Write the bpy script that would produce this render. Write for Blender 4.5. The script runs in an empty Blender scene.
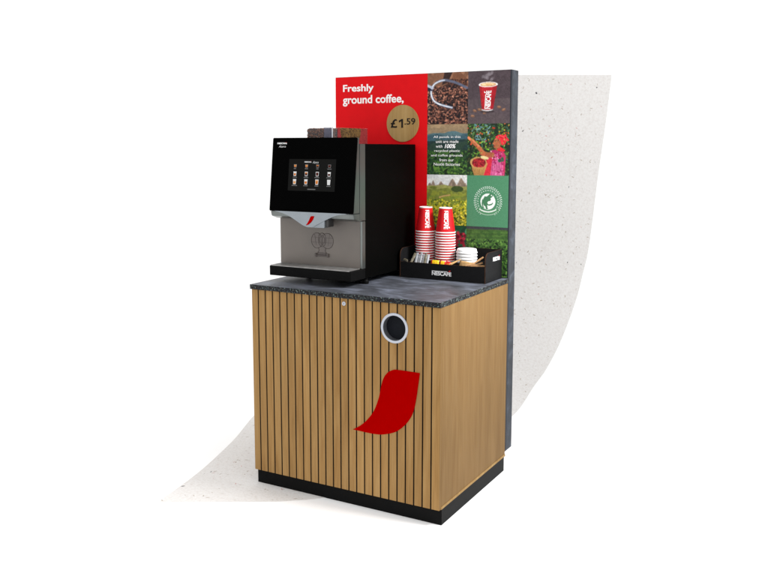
import bpy, bmesh, math, random
import numpy as np
from mathutils import Vector, Matrix
random.seed(7)
rng = np.random.RandomState(11)
scn = bpy.context.scene
COL = scn.collection
PI = math.pi
K = 1.32            # the studio light is a little stronger than 1, so measured tones are divided by this to get albedos

# ------------------------------------------------------------------ helpers
def lin(c):
    c = c / 255.0
    return c / 12.92 if c <= 0.04045 else ((c + 0.055) / 1.055) ** 2.4
def alb(r, g, b, k=None):
    k = K if k is None else k
    return (lin(r) / k, lin(g) / k, lin(b) / k, 1)
def loc_sum(o):
    v = Vector((0, 0, 0))
    while o is not None:
        v += o.location; o = o.parent
    return v
def part(name, bm, mats, parent=None, smooth=False, local=False, autosmooth=None):
    if not isinstance(mats, (list, tuple)): mats = [mats]
    bmesh.ops.recalc_face_normals(bm, faces=bm.faces)
    me = bpy.data.meshes.new(name)
    if parent is not None and not local:
        bmesh.ops.translate(bm, verts=bm.verts, vec=-loc_sum(parent))
    bm.to_mesh(me); bm.free()
    for m in mats: me.materials.append(m)
    if smooth:
        me.polygons.foreach_set('use_smooth', [True] * len(me.polygons))
        if autosmooth: me.set_sharp_from_angle(angle=math.radians(autosmooth))
    o = bpy.data.objects.new(name, me); COL.objects.link(o)
    if parent is not None: o.parent = parent
    return o
def thing(name, label, cat, loc=(0, 0, 0), group=None):
    o = bpy.data.objects.new(name, None); COL.objects.link(o)
    o.location = loc; o.empty_display_size = .05
    o['label'] = label; o['category'] = cat
    if group: o['group'] = group
    return o
def dup(root, loc, label, rot=None, group=None):
    r = root.copy(); COL.objects.link(r); r.location = loc; r['label'] = label
    if rot is not None: r.rotation_euler = rot
    if group: r['group'] = group
    for ch in list(root.children):
        c = ch.copy(); COL.objects.link(c); c.parent = r
        for g in ch.children:
            d = g.copy(); COL.objects.link(d); d.parent = c
    return r
def merge(bm, t):
    me = bpy.data.meshes.new('tmp'); t.to_mesh(me); bm.from_mesh(me); bpy.data.meshes.remove(me); t.free()
def box(bm, x0, x1, y0, y1, z0, z1, bev=0.0, mi=0, seg=1):
    t = bmesh.new(); bmesh.ops.create_cube(t, size=1)
    for v in t.verts:
        v.co = Vector(((x0 + x1) / 2 + v.co.x * (x1 - x0), (y0 + y1) / 2 + v.co.y * (y1 - y0), (z0 + z1) / 2 + v.co.z * (z1 - z0)))
    if bev: bmesh.ops.bevel(t, geom=list(t.edges), offset=bev, segments=seg, affect='EDGES', profile=.5)
    for f in t.faces: f.material_index = mi
    merge(bm, t)
def B(*a, **k):
    bm = bmesh.new(); box(bm, *a, **k); return bm
def prism(bm, pts, axis, a0, a1, mi=0, mi_side=None, bev=0):
    """polygon pts extruded along axis from a0 to a1; pts given in the two other axes in xyz order"""
    t = bmesh.new()
    def P(p, a):
        if axis == 'x': return Vector((a, p[0], p[1]))
        if axis == 'y': return Vector((p[0], a, p[1]))
        return Vector((p[0], p[1], a))
    v0 = [t.verts.new(P(p, a0)) for p in pts]; v1 = [t.verts.new(P(p, a1)) for p in pts]
    fa = t.faces.new(v0); fb = t.faces.new(v1)
    for f in (fa, fb): f.material_index = mi
    n = len(pts)
    for i in range(n):
        f = t.faces.new((v0[i], v0[(i + 1) % n], v1[(i + 1) % n], v1[i])); f.material_index = mi if mi_side is None else mi_side
    if bev:
        bmesh.ops.bevel(t, geom=list(t.edges), offset=bev, segments=2, affect='EDGES')
    merge(bm, t)
def lathe(bm, prof, cx=0, cy=0, n=40, mi=0, cap0=False, cap1=False):
    rings = []
    for r, z in prof:
        rings.append([bm.verts.new((cx + r * math.cos(2 * PI * i / n), cy + r * math.sin(2 * PI * i / n), z)) for i in range(n)])
    for a, b in zip(rings, rings[1:]):
        for i in range(n):
            f = bm.faces.new((a[i], a[(i + 1) % n], b[(i + 1) % n], b[i])); f.material_index = mi
    if cap0: bm.faces.new(rings[0]).material_index = mi
    if cap1: bm.faces.new(rings[-1]).material_index = mi
def tube(bm, pts, r, n=8, mi=0, closed=False):
    pts = [Vector(p) for p in pts]; rings = []
    m = len(pts)
    for i, p in enumerate(pts):
        if closed: d = pts[(i + 1) % m] - pts[i - 1]
        else: d = pts[min(i + 1, m - 1)] - pts[max(i - 1, 0)]
        d.normalize()
        up = Vector((0, 0, 1)) if abs(d.z) < .9 else Vector((0, 1, 0))
        a = d.cross(up).normalized(); b = d.cross(a)
        rings.append([bm.verts.new(p + a * r * math.cos(2 * PI * k / n) + b * r * math.sin(2 * PI * k / n)) for k in range(n)])
    pr = list(zip(rings, rings[1:] + ([rings[0]] if closed else [])))
    if not closed: pr = list(zip(rings, rings[1:]))
    for a, b in pr:
        for k in range(n): bm.faces.new((a[k], a[(k + 1) % n], b[(k + 1) % n], b[k])).material_index = mi
    if not closed:
        bm.faces.new(rings[0]).material_index = mi; bm.faces.new(rings[-1]).material_index = mi
def rrect(x0, x1, z0, z1, r, n=5):
    o = []
    for cx, cz, a0 in ((x1 - r, z1 - r, 0), (x0 + r, z1 - r, 90), (x0 + r, z0 + r, 180), (x1 - r, z0 + r, 270)):
        for k in range(n + 1):
            a = math.radians(a0 + 90 * k / n); o.append((cx + r * math.cos(a), cz + r * math.sin(a)))
    return o
def catmull(pts, n=8, closed=False):
    out = []; m = len(pts)
    rg = range(m if closed else m - 1)
    for i in rg:
        p = [Vector(pts[(i + k) % m] if closed else pts[min(max(i + k, 0), m - 1)]) for k in (-1, 0, 1, 2)]
        for j in range(n):
            t = j / n
            out.append(tuple(0.5 * ((2 * p[1]) + (-p[0] + p[2]) * t + (2 * p[0] - 5 * p[1] + 4 * p[2] - p[3]) * t * t + (-p[0] + 3 * p[1] - 3 * p[2] + p[3]) * t ** 3)))
    if not closed: out.append(tuple(pts[-1]))
    return out
def text_bm(s, bold=0.0, extrude=0.0, shear=0.0, spacing=1.0, mi=0):
    """text as a mesh fitted to the unit box (x 0..1, y 0..1, z thickness 0..1)"""
    cu = bpy.data.curves.new('t', 'FONT'); cu.body = s; cu.size = 1; cu.offset = bold; cu.shear = shear
    cu.space_character = spacing; cu.extrude = .02; cu.resolution_u = 4
    ob = bpy.data.objects.new('t', cu); COL.objects.link(ob)
    bpy.context.view_layer.update()
    me = bpy.data.meshes.new_from_object(ob.evaluated_get(bpy.context.evaluated_depsgraph_get()))
    bpy.data.objects.remove(ob); bpy.data.curves.remove(cu)
    bm = bmesh.new(); bm.from_mesh(me); bpy.data.meshes.remove(me)
    xs = [v.co.x for v in bm.verts]; ys = [v.co.y for v in bm.verts]
    x0, x1, y0, y1 = min(xs), max(xs), min(ys), max(ys)
    for v in bm.verts:
        v.co = Vector(((v.co.x - x0) / (x1 - x0), (v.co.y - y0) / (y1 - y0), (v.co.z + .02) / .04))
    for f in bm.faces: f.material_index = mi
    return bm
def put(bm, t, fn):
    for v in t.verts: v.co = Vector(fn(v.co.x, v.co.y, v.co.z))
    merge(bm, t)
def text_front(bm, s, x0, x1, z0, z1, y, th=.0008, **k):     # reads from -y
    put(bm, text_bm(s, **k), lambda a, b, c: (x0 + a * (x1 - x0), y - c * th, z0 + b * (z1 - z0)))
def wordmark(accent_mi=0, mi=0):
    """lettering with the long bar over it and the slanted accent, in a unit box"""
    bm = text_bm('NESCAFE', bold=.035, spacing=.93, mi=mi)
    for v in bm.verts: v.co.y *= .74
    prism(bm, [(.10, .76), (.80, .76), (.80, .86), (.10, .86)], 'z', 0, 1, mi=mi)
    prism(bm, [(0.0, .74), (.10, .74), (.10, .86), (0.0, .86)], 'z', 0, 1, mi=mi)
    prism(bm, [(.85, .84), (.91, .82), (.975, 1.04), (.90, 1.06)], 'z', 0, 1, mi=accent_mi)
    return bm

# ------------------------------------------------------------------ materials
def nodes(name):
    m = bpy.data.materials.new(name); m.use_nodes = True
    nt = m.node_tree; b = nt.nodes['Principled BSDF']
    return m, nt, b
def sset(b, rough=.5, metal=0., spec=.5, coat=0.):
    b.inputs['Roughness'].default_value = rough; b.inputs['Metallic'].default_value = metal
    b.inputs['Specular IOR Level'].default_value = spec; b.inputs['Coat Weight'].default_value = coat
def N(nt, t, **k):
    n = nt.nodes.new(t)
    for a, v in k.items():
        if a in n.inputs.keys() if hasattr(n.inputs, 'keys') else False: n.inputs[a].default_value = v
        else: setattr(n, a, v)
    return n
def mat_noise(name, c1, c2, scale=20, rough=.5, metal=0., spec=.5, bump=0., bscale=200, stretch=(1, 1, 1), coat=0, detail=4, lo=.35, hi=.65):
    m, nt, b = nodes(name); sset(b, rough, metal, spec, coat)
    tc = nt.nodes.new('ShaderNodeTexCoord'); mp = nt.nodes.new('ShaderNodeMapping'); mp.inputs['Scale'].default_value = stretch
    nt.links.new(tc.outputs['Object'], mp.inputs['Vector'])
    no = nt.nodes.new('ShaderNodeTexNoise'); no.inputs['Scale'].default_value = scale; no.inputs['Detail'].default_value = detail
    nt.links.new(mp.outputs[0], no.inputs['Vector'])
    rp = nt.nodes.new('ShaderNodeValToRGB'); rp.color_ramp.elements[0].position = lo; rp.color_ramp.elements[1].position = hi
    rp.color_ramp.elements[0].color = c1; rp.color_ramp.elements[1].color = c2
    nt.links.new(no.outputs['Fac'], rp.inputs[0]); nt.links.new(rp.outputs[0], b.inputs['Base Color'])
    if bump:
        n2 = nt.nodes.new('ShaderNodeTexNoise'); n2.inputs['Scale'].default_value = bscale; n2.inputs['Detail'].default_value = 3
        nt.links.new(mp.outputs[0], n2.inputs['Vector'])
        bp = nt.nodes.new('ShaderNodeBump'); bp.inputs['Strength'].default_value = bump; bp.inputs['Distance'].default_value = .002
        nt.links.new(n2.outputs['Fac'], bp.inputs['Height']); nt.links.new(bp.outputs[0], b.inputs['Normal'])
    return m
def near(c, f): return (c[0] * f, c[1] * f, c[2] * f, 1)
def mat_plain(name, c, rough=.5, metal=0., spec=.5, var=.06, **k):
    return mat_noise(name, near(c, 1 - var), near(c, 1 + var), scale=30, rough=rough, metal=metal, spec=spec, **k)

def mat_oak(name, base, dark, light, slats=False):
    m, nt, b = nodes(name); sset(b, .55, 0, .08)
    L = nt.links
    tc = nt.nodes.new('ShaderNodeTexCoord')
    vec = tc.outputs['Object']
    if slats:       # every slat is cut from another place of the board
        at = nt.nodes.new('ShaderNodeAttribute'); at.attribute_name = 'tone'
        cb = nt.nodes.new('ShaderNodeCombineXYZ'); mu = nt.nodes.new('ShaderNodeMath'); mu.operation = 'MULTIPLY'; mu.inputs[1].default_value = 17
        L.new(at.outputs['Fac'], mu.inputs[0]); L.new(mu.outputs[0], cb.inputs[2]); L.new(mu.outputs[0], cb.inputs[1])
        ad = nt.nodes.new('ShaderNodeVectorMath'); ad.operation = 'ADD'; L.new(vec, ad.inputs[0]); L.new(cb.outputs[0], ad.inputs[1]); vec = ad.outputs[0]
    mp = nt.nodes.new('ShaderNodeMapping'); mp.inputs['Scale'].default_value = (1, 1, .07); L.new(vec, mp.inputs[0])
    n1 = nt.nodes.new('ShaderNodeTexNoise'); n1.inputs['Scale'].default_value = 38; n1.inputs['Detail'].default_value = 6; n1.inputs['Distortion'].default_value = .6; L.new(mp.outputs[0], n1.inputs['Vector'])
    mp2 = nt.nodes.new('ShaderNodeMapping'); mp2.inputs['Scale'].default_value = (1, 1, .025); L.new(vec, mp2.inputs[0])
    n2 = nt.nodes.new('ShaderNodeTexNoise'); n2.inputs['Scale'].default_value = 260; n2.inputs['Detail'].default_value = 4; L.new(mp2.outputs[0], n2.inputs['Vector'])
    mp3 = nt.nodes.new('ShaderNodeMapping'); mp3.inputs['Scale'].default_value = (1, 1, .12); L.new(vec, mp3.inputs[0])
    n3 = nt.nodes.new('ShaderNodeTexNoise'); n3.inputs['Scale'].default_value = 9; n3.inputs['Detail'].default_value = 3; L.new(mp3.outputs[0], n3.inputs['Vector'])
    r1 = nt.nodes.new('ShaderNodeValToRGB'); e = r1.color_ramp.elements
    e[0].position = .30; e[0].color = dark; e[1].position = .72; e[1].color = light
    x = r1.color_ramp.elements.new(.5); x.color = base
    L.new(n1.outputs['Fac'], r1.inputs[0])
    r2 = nt.nodes.new('ShaderNodeMapRange'); r2.inputs['From Min'].default_value = .35; r2.inputs['From Max'].default_value = .65; r2.inputs['To Min'].default_value = .90; r2.inputs['To Max'].default_value = 1.06
    L.new(n2.outputs['Fac'], r2.inputs['Value'])
    r3 = nt.nodes.new('ShaderNodeMapRange'); r3.inputs['From Min'].default_value = .3; r3.inputs['From Max'].default_value = .7; r3.inputs['To Min'].default_value = .93; r3.inputs['To Max'].default_value = 1.06
    L.new(n3.outputs['Fac'], r3.inputs['Value'])
    mm = nt.nodes.new('ShaderNodeMath'); mm.operation = 'MULTIPLY'; L.new(r2.outputs[0], mm.inputs[0]); L.new(r3.outputs[0], mm.inputs[1])
    f = mm.outputs[0]
    if slats:
        r4 = nt.nodes.new('ShaderNodeMapRange'); r4.inputs['To Min'].default_value = .93; r4.inputs['To Max'].default_value = 1.06; L.new(at.outputs['Fac'], r4.inputs['Value'])
        m4 = nt.nodes.new('ShaderNodeMath'); m4.operation = 'MULTIPLY'; L.new(f, m4.inputs[0]); L.new(r4.outputs[0], m4.inputs[1]); f = m4.outputs[0]
    vm = nt.nodes.new('ShaderNodeVectorMath'); vm.operation = 'SCALE'; L.new(r1.outputs[0], vm.inputs[0]); L.new(f, vm.inputs['Scale'])
    L.new(vm.outputs[0], b.inputs['Base Color'])
    bp = nt.nodes.new('ShaderNodeBump'); bp.inputs['Strength'].default_value = .15; bp.inputs['Distance'].default_value = .0008; L.new(n2.outputs['Fac'], bp.inputs['Height']); L.new(bp.outputs[0], b.inputs['Normal'])
    return m
M = {}
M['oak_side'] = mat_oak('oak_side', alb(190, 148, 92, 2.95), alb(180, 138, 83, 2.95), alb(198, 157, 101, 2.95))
M['oak_slat'] = mat_oak('oak_slat', alb(186, 145, 90, 1.72), alb(173, 131, 78, 1.72), alb(197, 157, 102, 1.72), slats=True)
M['oak_trim'] = mat_oak('oak_trim', alb(204, 164, 104, 2.1), alb(184, 144, 88, 2.1), alb(216, 178, 118, 2.1))
M['plinth'] = mat_plain('plinth_black', (.004, .004, .004, 1), rough=.45, spec=.05, bump=.1)
M['groove'] = mat_plain('groove_black', (.024, .020, .017, 1), rough=.8, spec=.1)
M['black'] = mat_plain('machine_black', (.0012, .0012, .0011, 1), rough=.5, spec=.022, bump=.25, bscale=500)
M['black_gloss'] = mat_plain('glass_black', (.0009, .0009, .0009, 1), rough=.25, spec=.006)
M['tray_black'] = mat_plain('tray_black', (.0035, .0035, .0035, 1), rough=.5, spec=.04)
M['rack_black'] = mat_plain('rack_black', (.0075, .0075, .008, 1), rough=.6, spec=.06, bump=.25, bscale=700)
M['rack_edge'] = mat_plain('rack_burnt_edge', (.05, .022, .012, 1), rough=.8, spec=.1)
M['steel'] = mat_noise('brushed_steel', (.135, .148, .143, 1), (.185, .20, .195, 1), scale=14, rough=.30, metal=.9, stretch=(1, 1, .05))
M['silver'] = mat_plain('silver_plastic', alb(150, 157, 163), rough=.24, metal=.75, spec=.5, var=.03)
M['chrome'] = mat_plain('satin_chrome', (.50, .52, .56, 1), rough=.28, metal=.8)
M['taupe'] = mat_noise('taupe_panel', alb(112, 106, 101), alb(120, 113, 107), scale=6, rough=.42, metal=.25, spec=.35)
M['emblem'] = mat_plain('smoked_plastic', alb(74, 64, 60), rough=.35, spec=.5)
M['emblem_fill'] = mat_plain('smoked_plastic_thin', alb(102, 93, 88), rough=.35, spec=.5)
M['dark_metal'] = mat_plain('dark_metal', (.05, .05, .05, 1), rough=.4, metal=.5, spec=.3)
M['grate'] = mat_noise('grate_steel', (.22, .215, .21, 1), (.33, .32, .31, 1), scale=40, rough=.4, metal=.7)
M['alu'] = mat_plain('bin_ring', alb(196, 200, 210), rough=.4, metal=.3, spec=.5, var=.03)
M['alu_dark'] = mat_plain('bin_throat', alb(120, 122, 128), rough=.4, metal=.5, spec=.5)
M['flap'] = mat_plain('bin_flap', (.006, .007, .010, 1), rough=.7, spec=.1, bump=.3)
M['red_swoosh'] = mat_plain('red_vinyl', alb(172, 0, 0, 1.42), rough=.6, spec=.0, var=.02)
M['red_print'] = mat_plain('red_print', alb(222, 16, 24, 1.22), rough=.5, spec=.06, var=.025)
M['white_print'] = mat_plain('white_print', (.78, .77, .76, 1), rough=.5, spec=.2, var=.02)
M['white_vinyl'] = mat_plain('white_vinyl', (.66, .66, .66, 1), rough=.5, spec=.2, var=.02)
M['cup_red'] = mat_plain('cup_red', alb(200, 20, 28, 1.15), rough=.45, spec=.2, var=.03)
M['cup_white'] = mat_plain('cup_white', (.72, .69, .68, 1), rough=.5, spec=.2, var=.03)
M['lid_white'] = mat_plain('lid_white', (.76, .76, .755, 1), rough=.35, spec=.4, var=.02)
M['price_oak'] = mat_oak('price_oak', alb(184, 150, 96, 1.45), alb(170, 134, 82, 1.45), alb(194, 160, 108, 1.45))
M['ink'] = mat_plain('ink_black', (.012, .010, .008, 1), rough=.7, spec=.1)
M['edge_strip'] = mat_plain('edge_strip', (.014, .017, .024, 1), rough=.5, spec=.2)
M['kraft'] = mat_noise('kraft_paper', alb(168, 130, 84), alb(198, 160, 108), scale=60, rough=.8, spec=.2)
M['wood_stir'] = mat_noise('birch_stirrer', alb(176, 132, 90), alb(206, 162, 116), scale=60, rough=.7, spec=.2, stretch=(1, 1, .15))
M['foil'] = mat_noise('grey_paper_stick', alb(170, 172, 180), alb(226, 228, 232), scale=50, rough=.4, metal=.25, spec=.5)
M['foil_tan'] = mat_noise('tan_paper_stick', alb(122, 112, 92), alb(176, 168, 148), scale=70, rough=.4, metal=.2, spec=.5)
M['sachet_red'] = mat_plain('sachet_red', alb(205, 25, 25), rough=.35, spec=.4)
M['sachet_yellow'] = mat_plain('sachet_yellow', alb(250, 196, 20), rough=.35, spec=.4)
M['sachet_orange'] = mat_plain('sachet_orange', alb(240, 110, 20), rough=.35, spec=.4)
M['bean'] = mat_noise('coffee_beans', alb(30, 16, 12), alb(132, 76, 44), scale=120, rough=.5, spec=.08)
M['bean_dark'] = mat_plain('bean_gap', alb(34, 22, 18), rough=.8, spec=.1)

# slate board edge and counter
def mat_slate(name, a, b_, c, rough, sc=6.0, spec=.3, stretch=(.8, 1.5, .5)):
    m, nt, b = nodes(name); sset(b, rough, 0, spec); L = nt.links
    tc = nt.nodes.new('ShaderNodeTexCoord')
    mp = nt.nodes.new('ShaderNodeMapping'); mp.inputs['Scale'].default_value = stretch; mp.inputs['Rotation'].default_value = (0, 0, .3); L.new(tc.outputs['Object'], mp.inputs[0])
    n1 = nt.nodes.new('ShaderNodeTexNoise'); n1.inputs['Scale'].default_value = sc; n1.inputs['Detail'].default_value = 8; n1.inputs['Roughness'].default_value = .62; n1.inputs['Distortion'].default_value = .7; L.new(mp.outputs[0], n1.inputs['Vector'])
    rp = nt.nodes.new('ShaderNodeValToRGB'); e = rp.color_ramp.elements; e[0].position = .32; e[0].color = a; e[1].position = .70; e[1].color = c; x = e.new(.5); x.color = b_
    L.new(n1.outputs['Fac'], rp.inputs[0]); L.new(rp.outputs[0], b.inputs['Base Color'])
    r2 = nt.nodes.new('ShaderNodeMapRange'); r2.inputs['To Min'].default_value = rough - .12; r2.inputs['To Max'].default_value = rough + .14; L.new(n1.outputs['Fac'], r2.inputs['Value']); L.new(r2.outputs[0], b.inputs['Roughness'])
    bp = nt.nodes.new('ShaderNodeBump'); bp.inputs['Strength'].default_value = .2; bp.inputs['Distance'].default_value = .001; L.new(n1.outputs['Fac'], bp.inputs['Height']); L.new(bp.outputs[0], b.inputs['Normal'])
    return m
M['slate_top'] = mat_slate('slate_top', alb(60, 62, 67), alb(80, 83, 91), alb(116, 121, 135), .40, 10, spec=.3)
M['slate_board'] = mat_slate('slate_board', alb(46, 52, 62, 3.3), alb(78, 86, 99, 3.3), alb(120, 130, 145, 3.3), .5, 16, spec=.2, stretch=(1, 1, 1))
def mat_speckle():
    m, nt, b = nodes('chipped_slate_edge'); sset(b, .5, 0, .15); L = nt.links
    tc = nt.nodes.new('ShaderNodeTexCoord')
    v = nt.nodes.new('ShaderNodeTexVoronoi'); v.inputs['Scale'].default_value = 320; L.new(tc.outputs['Object'], v.inputs['Vector'])
    sp = nt.nodes.new('ShaderNodeSeparateColor'); L.new(v.outputs['Color'], sp.inputs[0])
    rp = nt.nodes.new('ShaderNodeValToRGB'); rp.color_ramp.interpolation = 'CONSTANT'; e = rp.color_ramp.elements
    e[0].position = 0; e[0].color = (.006, .006, .007, 1); e[1].position = .46; e[1].color = alb(38, 40, 44)
    for p, c in ((.62, alb(22, 32, 46)), (.72, alb(54, 64, 66)), (.82, alb(92, 104, 100)), (.87, alb(44, 28, 24)), (.965, alb(128, 142, 136))):
        x = e.new(p); x.color = c
    L.new(sp.outputs[0], rp.inputs[0]); L.new(rp.outputs[0], b.inputs['Base Color'])
    bp = nt.nodes.new('ShaderNodeBump'); bp.inputs['Strength'].default_value = .6; bp.inputs['Distance'].default_value = .002; L.new(v.outputs['Distance'], bp.inputs['Height']); L.new(bp.outputs[0], b.inputs['Normal'])
    return m
M['speckle'] = mat_speckle()
def mat_paper():
    m, nt, b = nodes('recycled_paper'); sset(b, .9, 0, .1); L = nt.links
    tc = nt.nodes.new('ShaderNodeTexCoord')
    n1 = nt.nodes.new('ShaderNodeTexNoise'); n1.inputs['Scale'].default_value = 75; n1.inputs['Detail'].default_value = 6; n1.inputs['Roughness'].default_value = .75; L.new(tc.outputs['Object'], n1.inputs['Vector'])
    rp = nt.nodes.new('ShaderNodeValToRGB'); e = rp.color_ramp.elements; e[0].position = .36; e[0].color = PAP[0]; e[1].position = .56; e[1].color = PAP[2]; x = e.new(.46); x.color = PAP[1]
    L.new(n1.outputs['Fac'], rp.inputs[0]); L.new(rp.outputs[0], b.inputs['Base Color'])
    return m
PAP = [(.645, .618, .596, 1), (.692, .670, .650, 1), (.728, .713, .698, 1)]
M['paper'] = mat_paper()
M['fleck_dark'] = mat_plain('paper_fleck_dark', alb(92, 92, 96), rough=.9, spec=.1)
M['fleck_tan'] = mat_plain('paper_fleck_tan', alb(206, 194, 182), rough=.9, spec=.1)
M['fleck_rose'] = mat_plain('paper_fleck_rose', alb(232, 190, 186), rough=.9, spec=.1)
M['white_sweep'] = mat_plain('white_sweep', (.96, .96, .96, 1), rough=.9, spec=.0, var=.004)
def mat_vcol(name, rough=.5, spec=.15):
    m, nt, b = nodes(name); sset(b, rough, 0, spec)
    at = nt.nodes.new('ShaderNodeAttribute'); at.attribute_name = 'ink'; nt.links.new(at.outputs['Color'], b.inputs['Base Color'])
    return m
M['photo'] = mat_vcol('printed_photo')
def mat_emit(name, c, s=1.0):
    m, nt, b = nodes(name); b.inputs['Base Color'].default_value = (.002, .002, .002, 1); sset(b, .3, 0, .02)
    b.inputs['Emission Color'].default_value = c; b.inputs['Emission Strength'].default_value = s
    return m
M['screen'] = mat_emit('screen_glow', (lin(18), lin(18), lin(17), 1))
M['px_white'] = mat_emit('screen_white', (lin(215), lin(215), lin(215), 1))
M['px_grey'] = mat_emit('screen_grey', (lin(120), lin(120), lin(120), 1))
M['px_latte'] = mat_emit('screen_latte', (lin(214), lin(150), lin(90), 1))
M['px_orange'] = mat_emit('screen_orange', (lin(196), lin(112), lin(40), 1))
M['px_coffee'] = mat_emit('screen_coffee', (lin(70), lin(22), lin(14), 1))
M['px_red'] = mat_emit('screen_red', (lin(190), lin(20), lin(30), 1))
M['logo_white'] = M['white_vinyl']

# ------------------------------------------------------------------ camera
cx_, cy_, f_ = 389.25, 253.3, 850.546
X, Y, Z, yaw, pitch, roll = 1.41983, -2.95644, 1.51898, .50955, -.12279, .00105
fw = Vector((-math.sin(yaw) * math.cos(pitch), math.cos(yaw) * math.cos(pitch), math.sin(pitch)))
r1 = Vector((math.cos(yaw), math.sin(yaw), 0)); u1 = r1.cross(fw)
rr = r1 * math.cos(roll) + u1 * math.sin(roll); uu = -r1 * math.sin(roll) + u1 * math.cos(roll)
cam = bpy.data.cameras.new('camera'); co = bpy.data.objects.new('camera', cam); COL.objects.link(co)
mw = Matrix(((rr.x, uu.x, -fw.x, X), (rr.y, uu.y, -fw.y, Y), (rr.z, uu.z, -fw.z, Z), (0, 0, 0, 1)))
co.matrix_world = mw
cam.sensor_width = 36; cam.lens = f_ / 768 * 36; cam.shift_x = (384 - cx_) / 768; cam.shift_y = (cy_ - 288) / 768
cam.clip_start = .05; cam.clip_end = 100
scn.camera = co

# ------------------------------------------------------------------ light: an evenly white photo studio
w = bpy.data.worlds.new('World'); scn.world = w; w.use_nodes = True
bg = w.node_tree.nodes['Background']; bg.inputs[0].default_value = (1, 1, 1, 1); bg.inputs[1].default_value = 1.36
def area(name, loc, target, size, power, color=(1, 1, 1), sy=None):
    l = bpy.data.lights.new(name, 'AREA'); l.shape = 'RECTANGLE'; l.size = size; l.size_y = sy or size; l.energy = power; l.color = color
    o = bpy.data.objects.new(name, l); COL.objects.link(o); o.location = loc
    o.rotation_euler = (Vector(target) - Vector(loc)).to_track_quat('-Z', 'Y').to_euler()
    return o
sr = area('softbox_right', (1.35, .40, 2.25), (0, .36, 1.02), .6, 12); sr.data.spread = math.radians(62)
scn.view_settings.view_transform = 'Standard'; scn.view_settings.look = 'None'; scn.view_settings.exposure = 0; scn.view_settings.gamma = 1

# ------------------------------------------------------------------ the sweep (floor curving up into the wall), laid out square to the view
fh = Vector((-math.sin(yaw), math.cos(yaw), 0)); rh = r1.copy()
C0 = Vector((X, Y, 0)); D0, RC = 4.75, 0.8
def sweep(a, s, off=0.0):
    """a = sideways, s = distance along floor / cove / wall, off = height above the sheet"""
    if s <= D0: d, z = s, off
    elif s <= D0 + RC * PI / 2:
        th = (s - D0) / RC; d = D0 + (RC - off) * math.sin(th); z = RC - (RC - off) * math.cos(th)
    else: d, z = D0 + RC - off, RC + (s - D0 - RC * PI / 2)
    return C0 + fh * d + rh * a + Vector((0, 0, z))
bm = bmesh.new()
ss = [-5.0, -2, 0, 2, 4, D0] + [D0 + RC * PI / 2 * k / 96 for k in range(1, 97)] + [D0 + RC * PI / 2 + k for k in (1, 2.2, 3.6)]
for i, s in enumerate(ss): pass
rows = [[bm.verts.new(sweep(a, s)) for a in (-6, -3, 0, 3, 6)] for s in ss]
for a, b in zip(rows, rows[1:]):
    for k in range(4): bm.faces.new((a[k], a[k + 1], b[k + 1], b[k]))
bd = part('backdrop', bm, M['white_sweep'], smooth=True); bd['kind'] = 'structure'

# the big paper swoosh lying on the sweep
LEFT = [(-0.999, 3.519), (-0.958, 3.649), (-0.913, 3.801), (-0.883, 3.926), (-0.853, 4.079), (-0.81, 4.344), (-0.773, 4.71), (-0.699, 5.08), (-0.602, 5.385), (-0.487, 5.732), (-0.389, 6.062), (-0.289, 6.423), (-0.203, 6.747), (-0.112, 6.971), (0.036, 7.11), (0.228, 7.177), (0.452, 7.193)]
RIGHT = [(1.424, 7.193), (1.398, 6.912), (1.357, 6.552), (1.312, 6.098), (1.276, 5.912), (1.219, 5.714), (1.108, 5.46), (0.984, 5.236), (0.867, 5.051), (0.71, 4.724), (0.502, 4.296), (0.296, 3.969), (0.097, 3.768), (-0.085, 3.64), (-0.281, 3.564), (-0.355, 3.545), (-0.429, 3.531), (-0.502, 3.522), (-0.62, 3.519)]
Lc = catmull(LEFT, 8); Rc = catmull(RIGHT, 8)[::-1]
La = np.array(Lc); Ra = np.array(Rc)
Ls = np.maximum.accumulate(La[:, 1]); Rs = np.maximum.accumulate(Ra[:, 1])
srow = sorted(set(np.round(np.concatenate([Ls, Rs, np.linspace(D0, D0 + RC * PI / 2, 97)]), 4)))
srow = [s for s in srow if 3.519 < s <= 7.193]
srow = [3.5191] + [s for i, s in enumerate(srow) if i == 0 or s - srow[i - 1] > .0006]
bm = bmesh.new(); pr = None
for s in srow:
    a = float(np.interp(s, Ls, La[:, 0])); b = float(np.interp(s, Rs, Ra[:, 0]))
    cur = [bm.verts.new(sweep(a, s, .0003)), bm.verts.new(sweep(a, s, .0013)), bm.verts.new(sweep(b, s, .0013)), bm.verts.new(sweep(b, s, .0003))]
    if pr:
        for k in range(3): bm.faces.new((pr[k], pr[k + 1], cur[k + 1], cur[k]))
    else: bm.faces.new(cur)
    pr = cur
bm.faces.new(pr)
sw = part('paper_swoosh', bm, M['paper'])
sw['label'] = 'huge off-white speckled recycled paper swoosh behind the kiosk'; sw['category'] = 'paper backdrop'
bm = bmesh.new()
nf = 0
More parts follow.
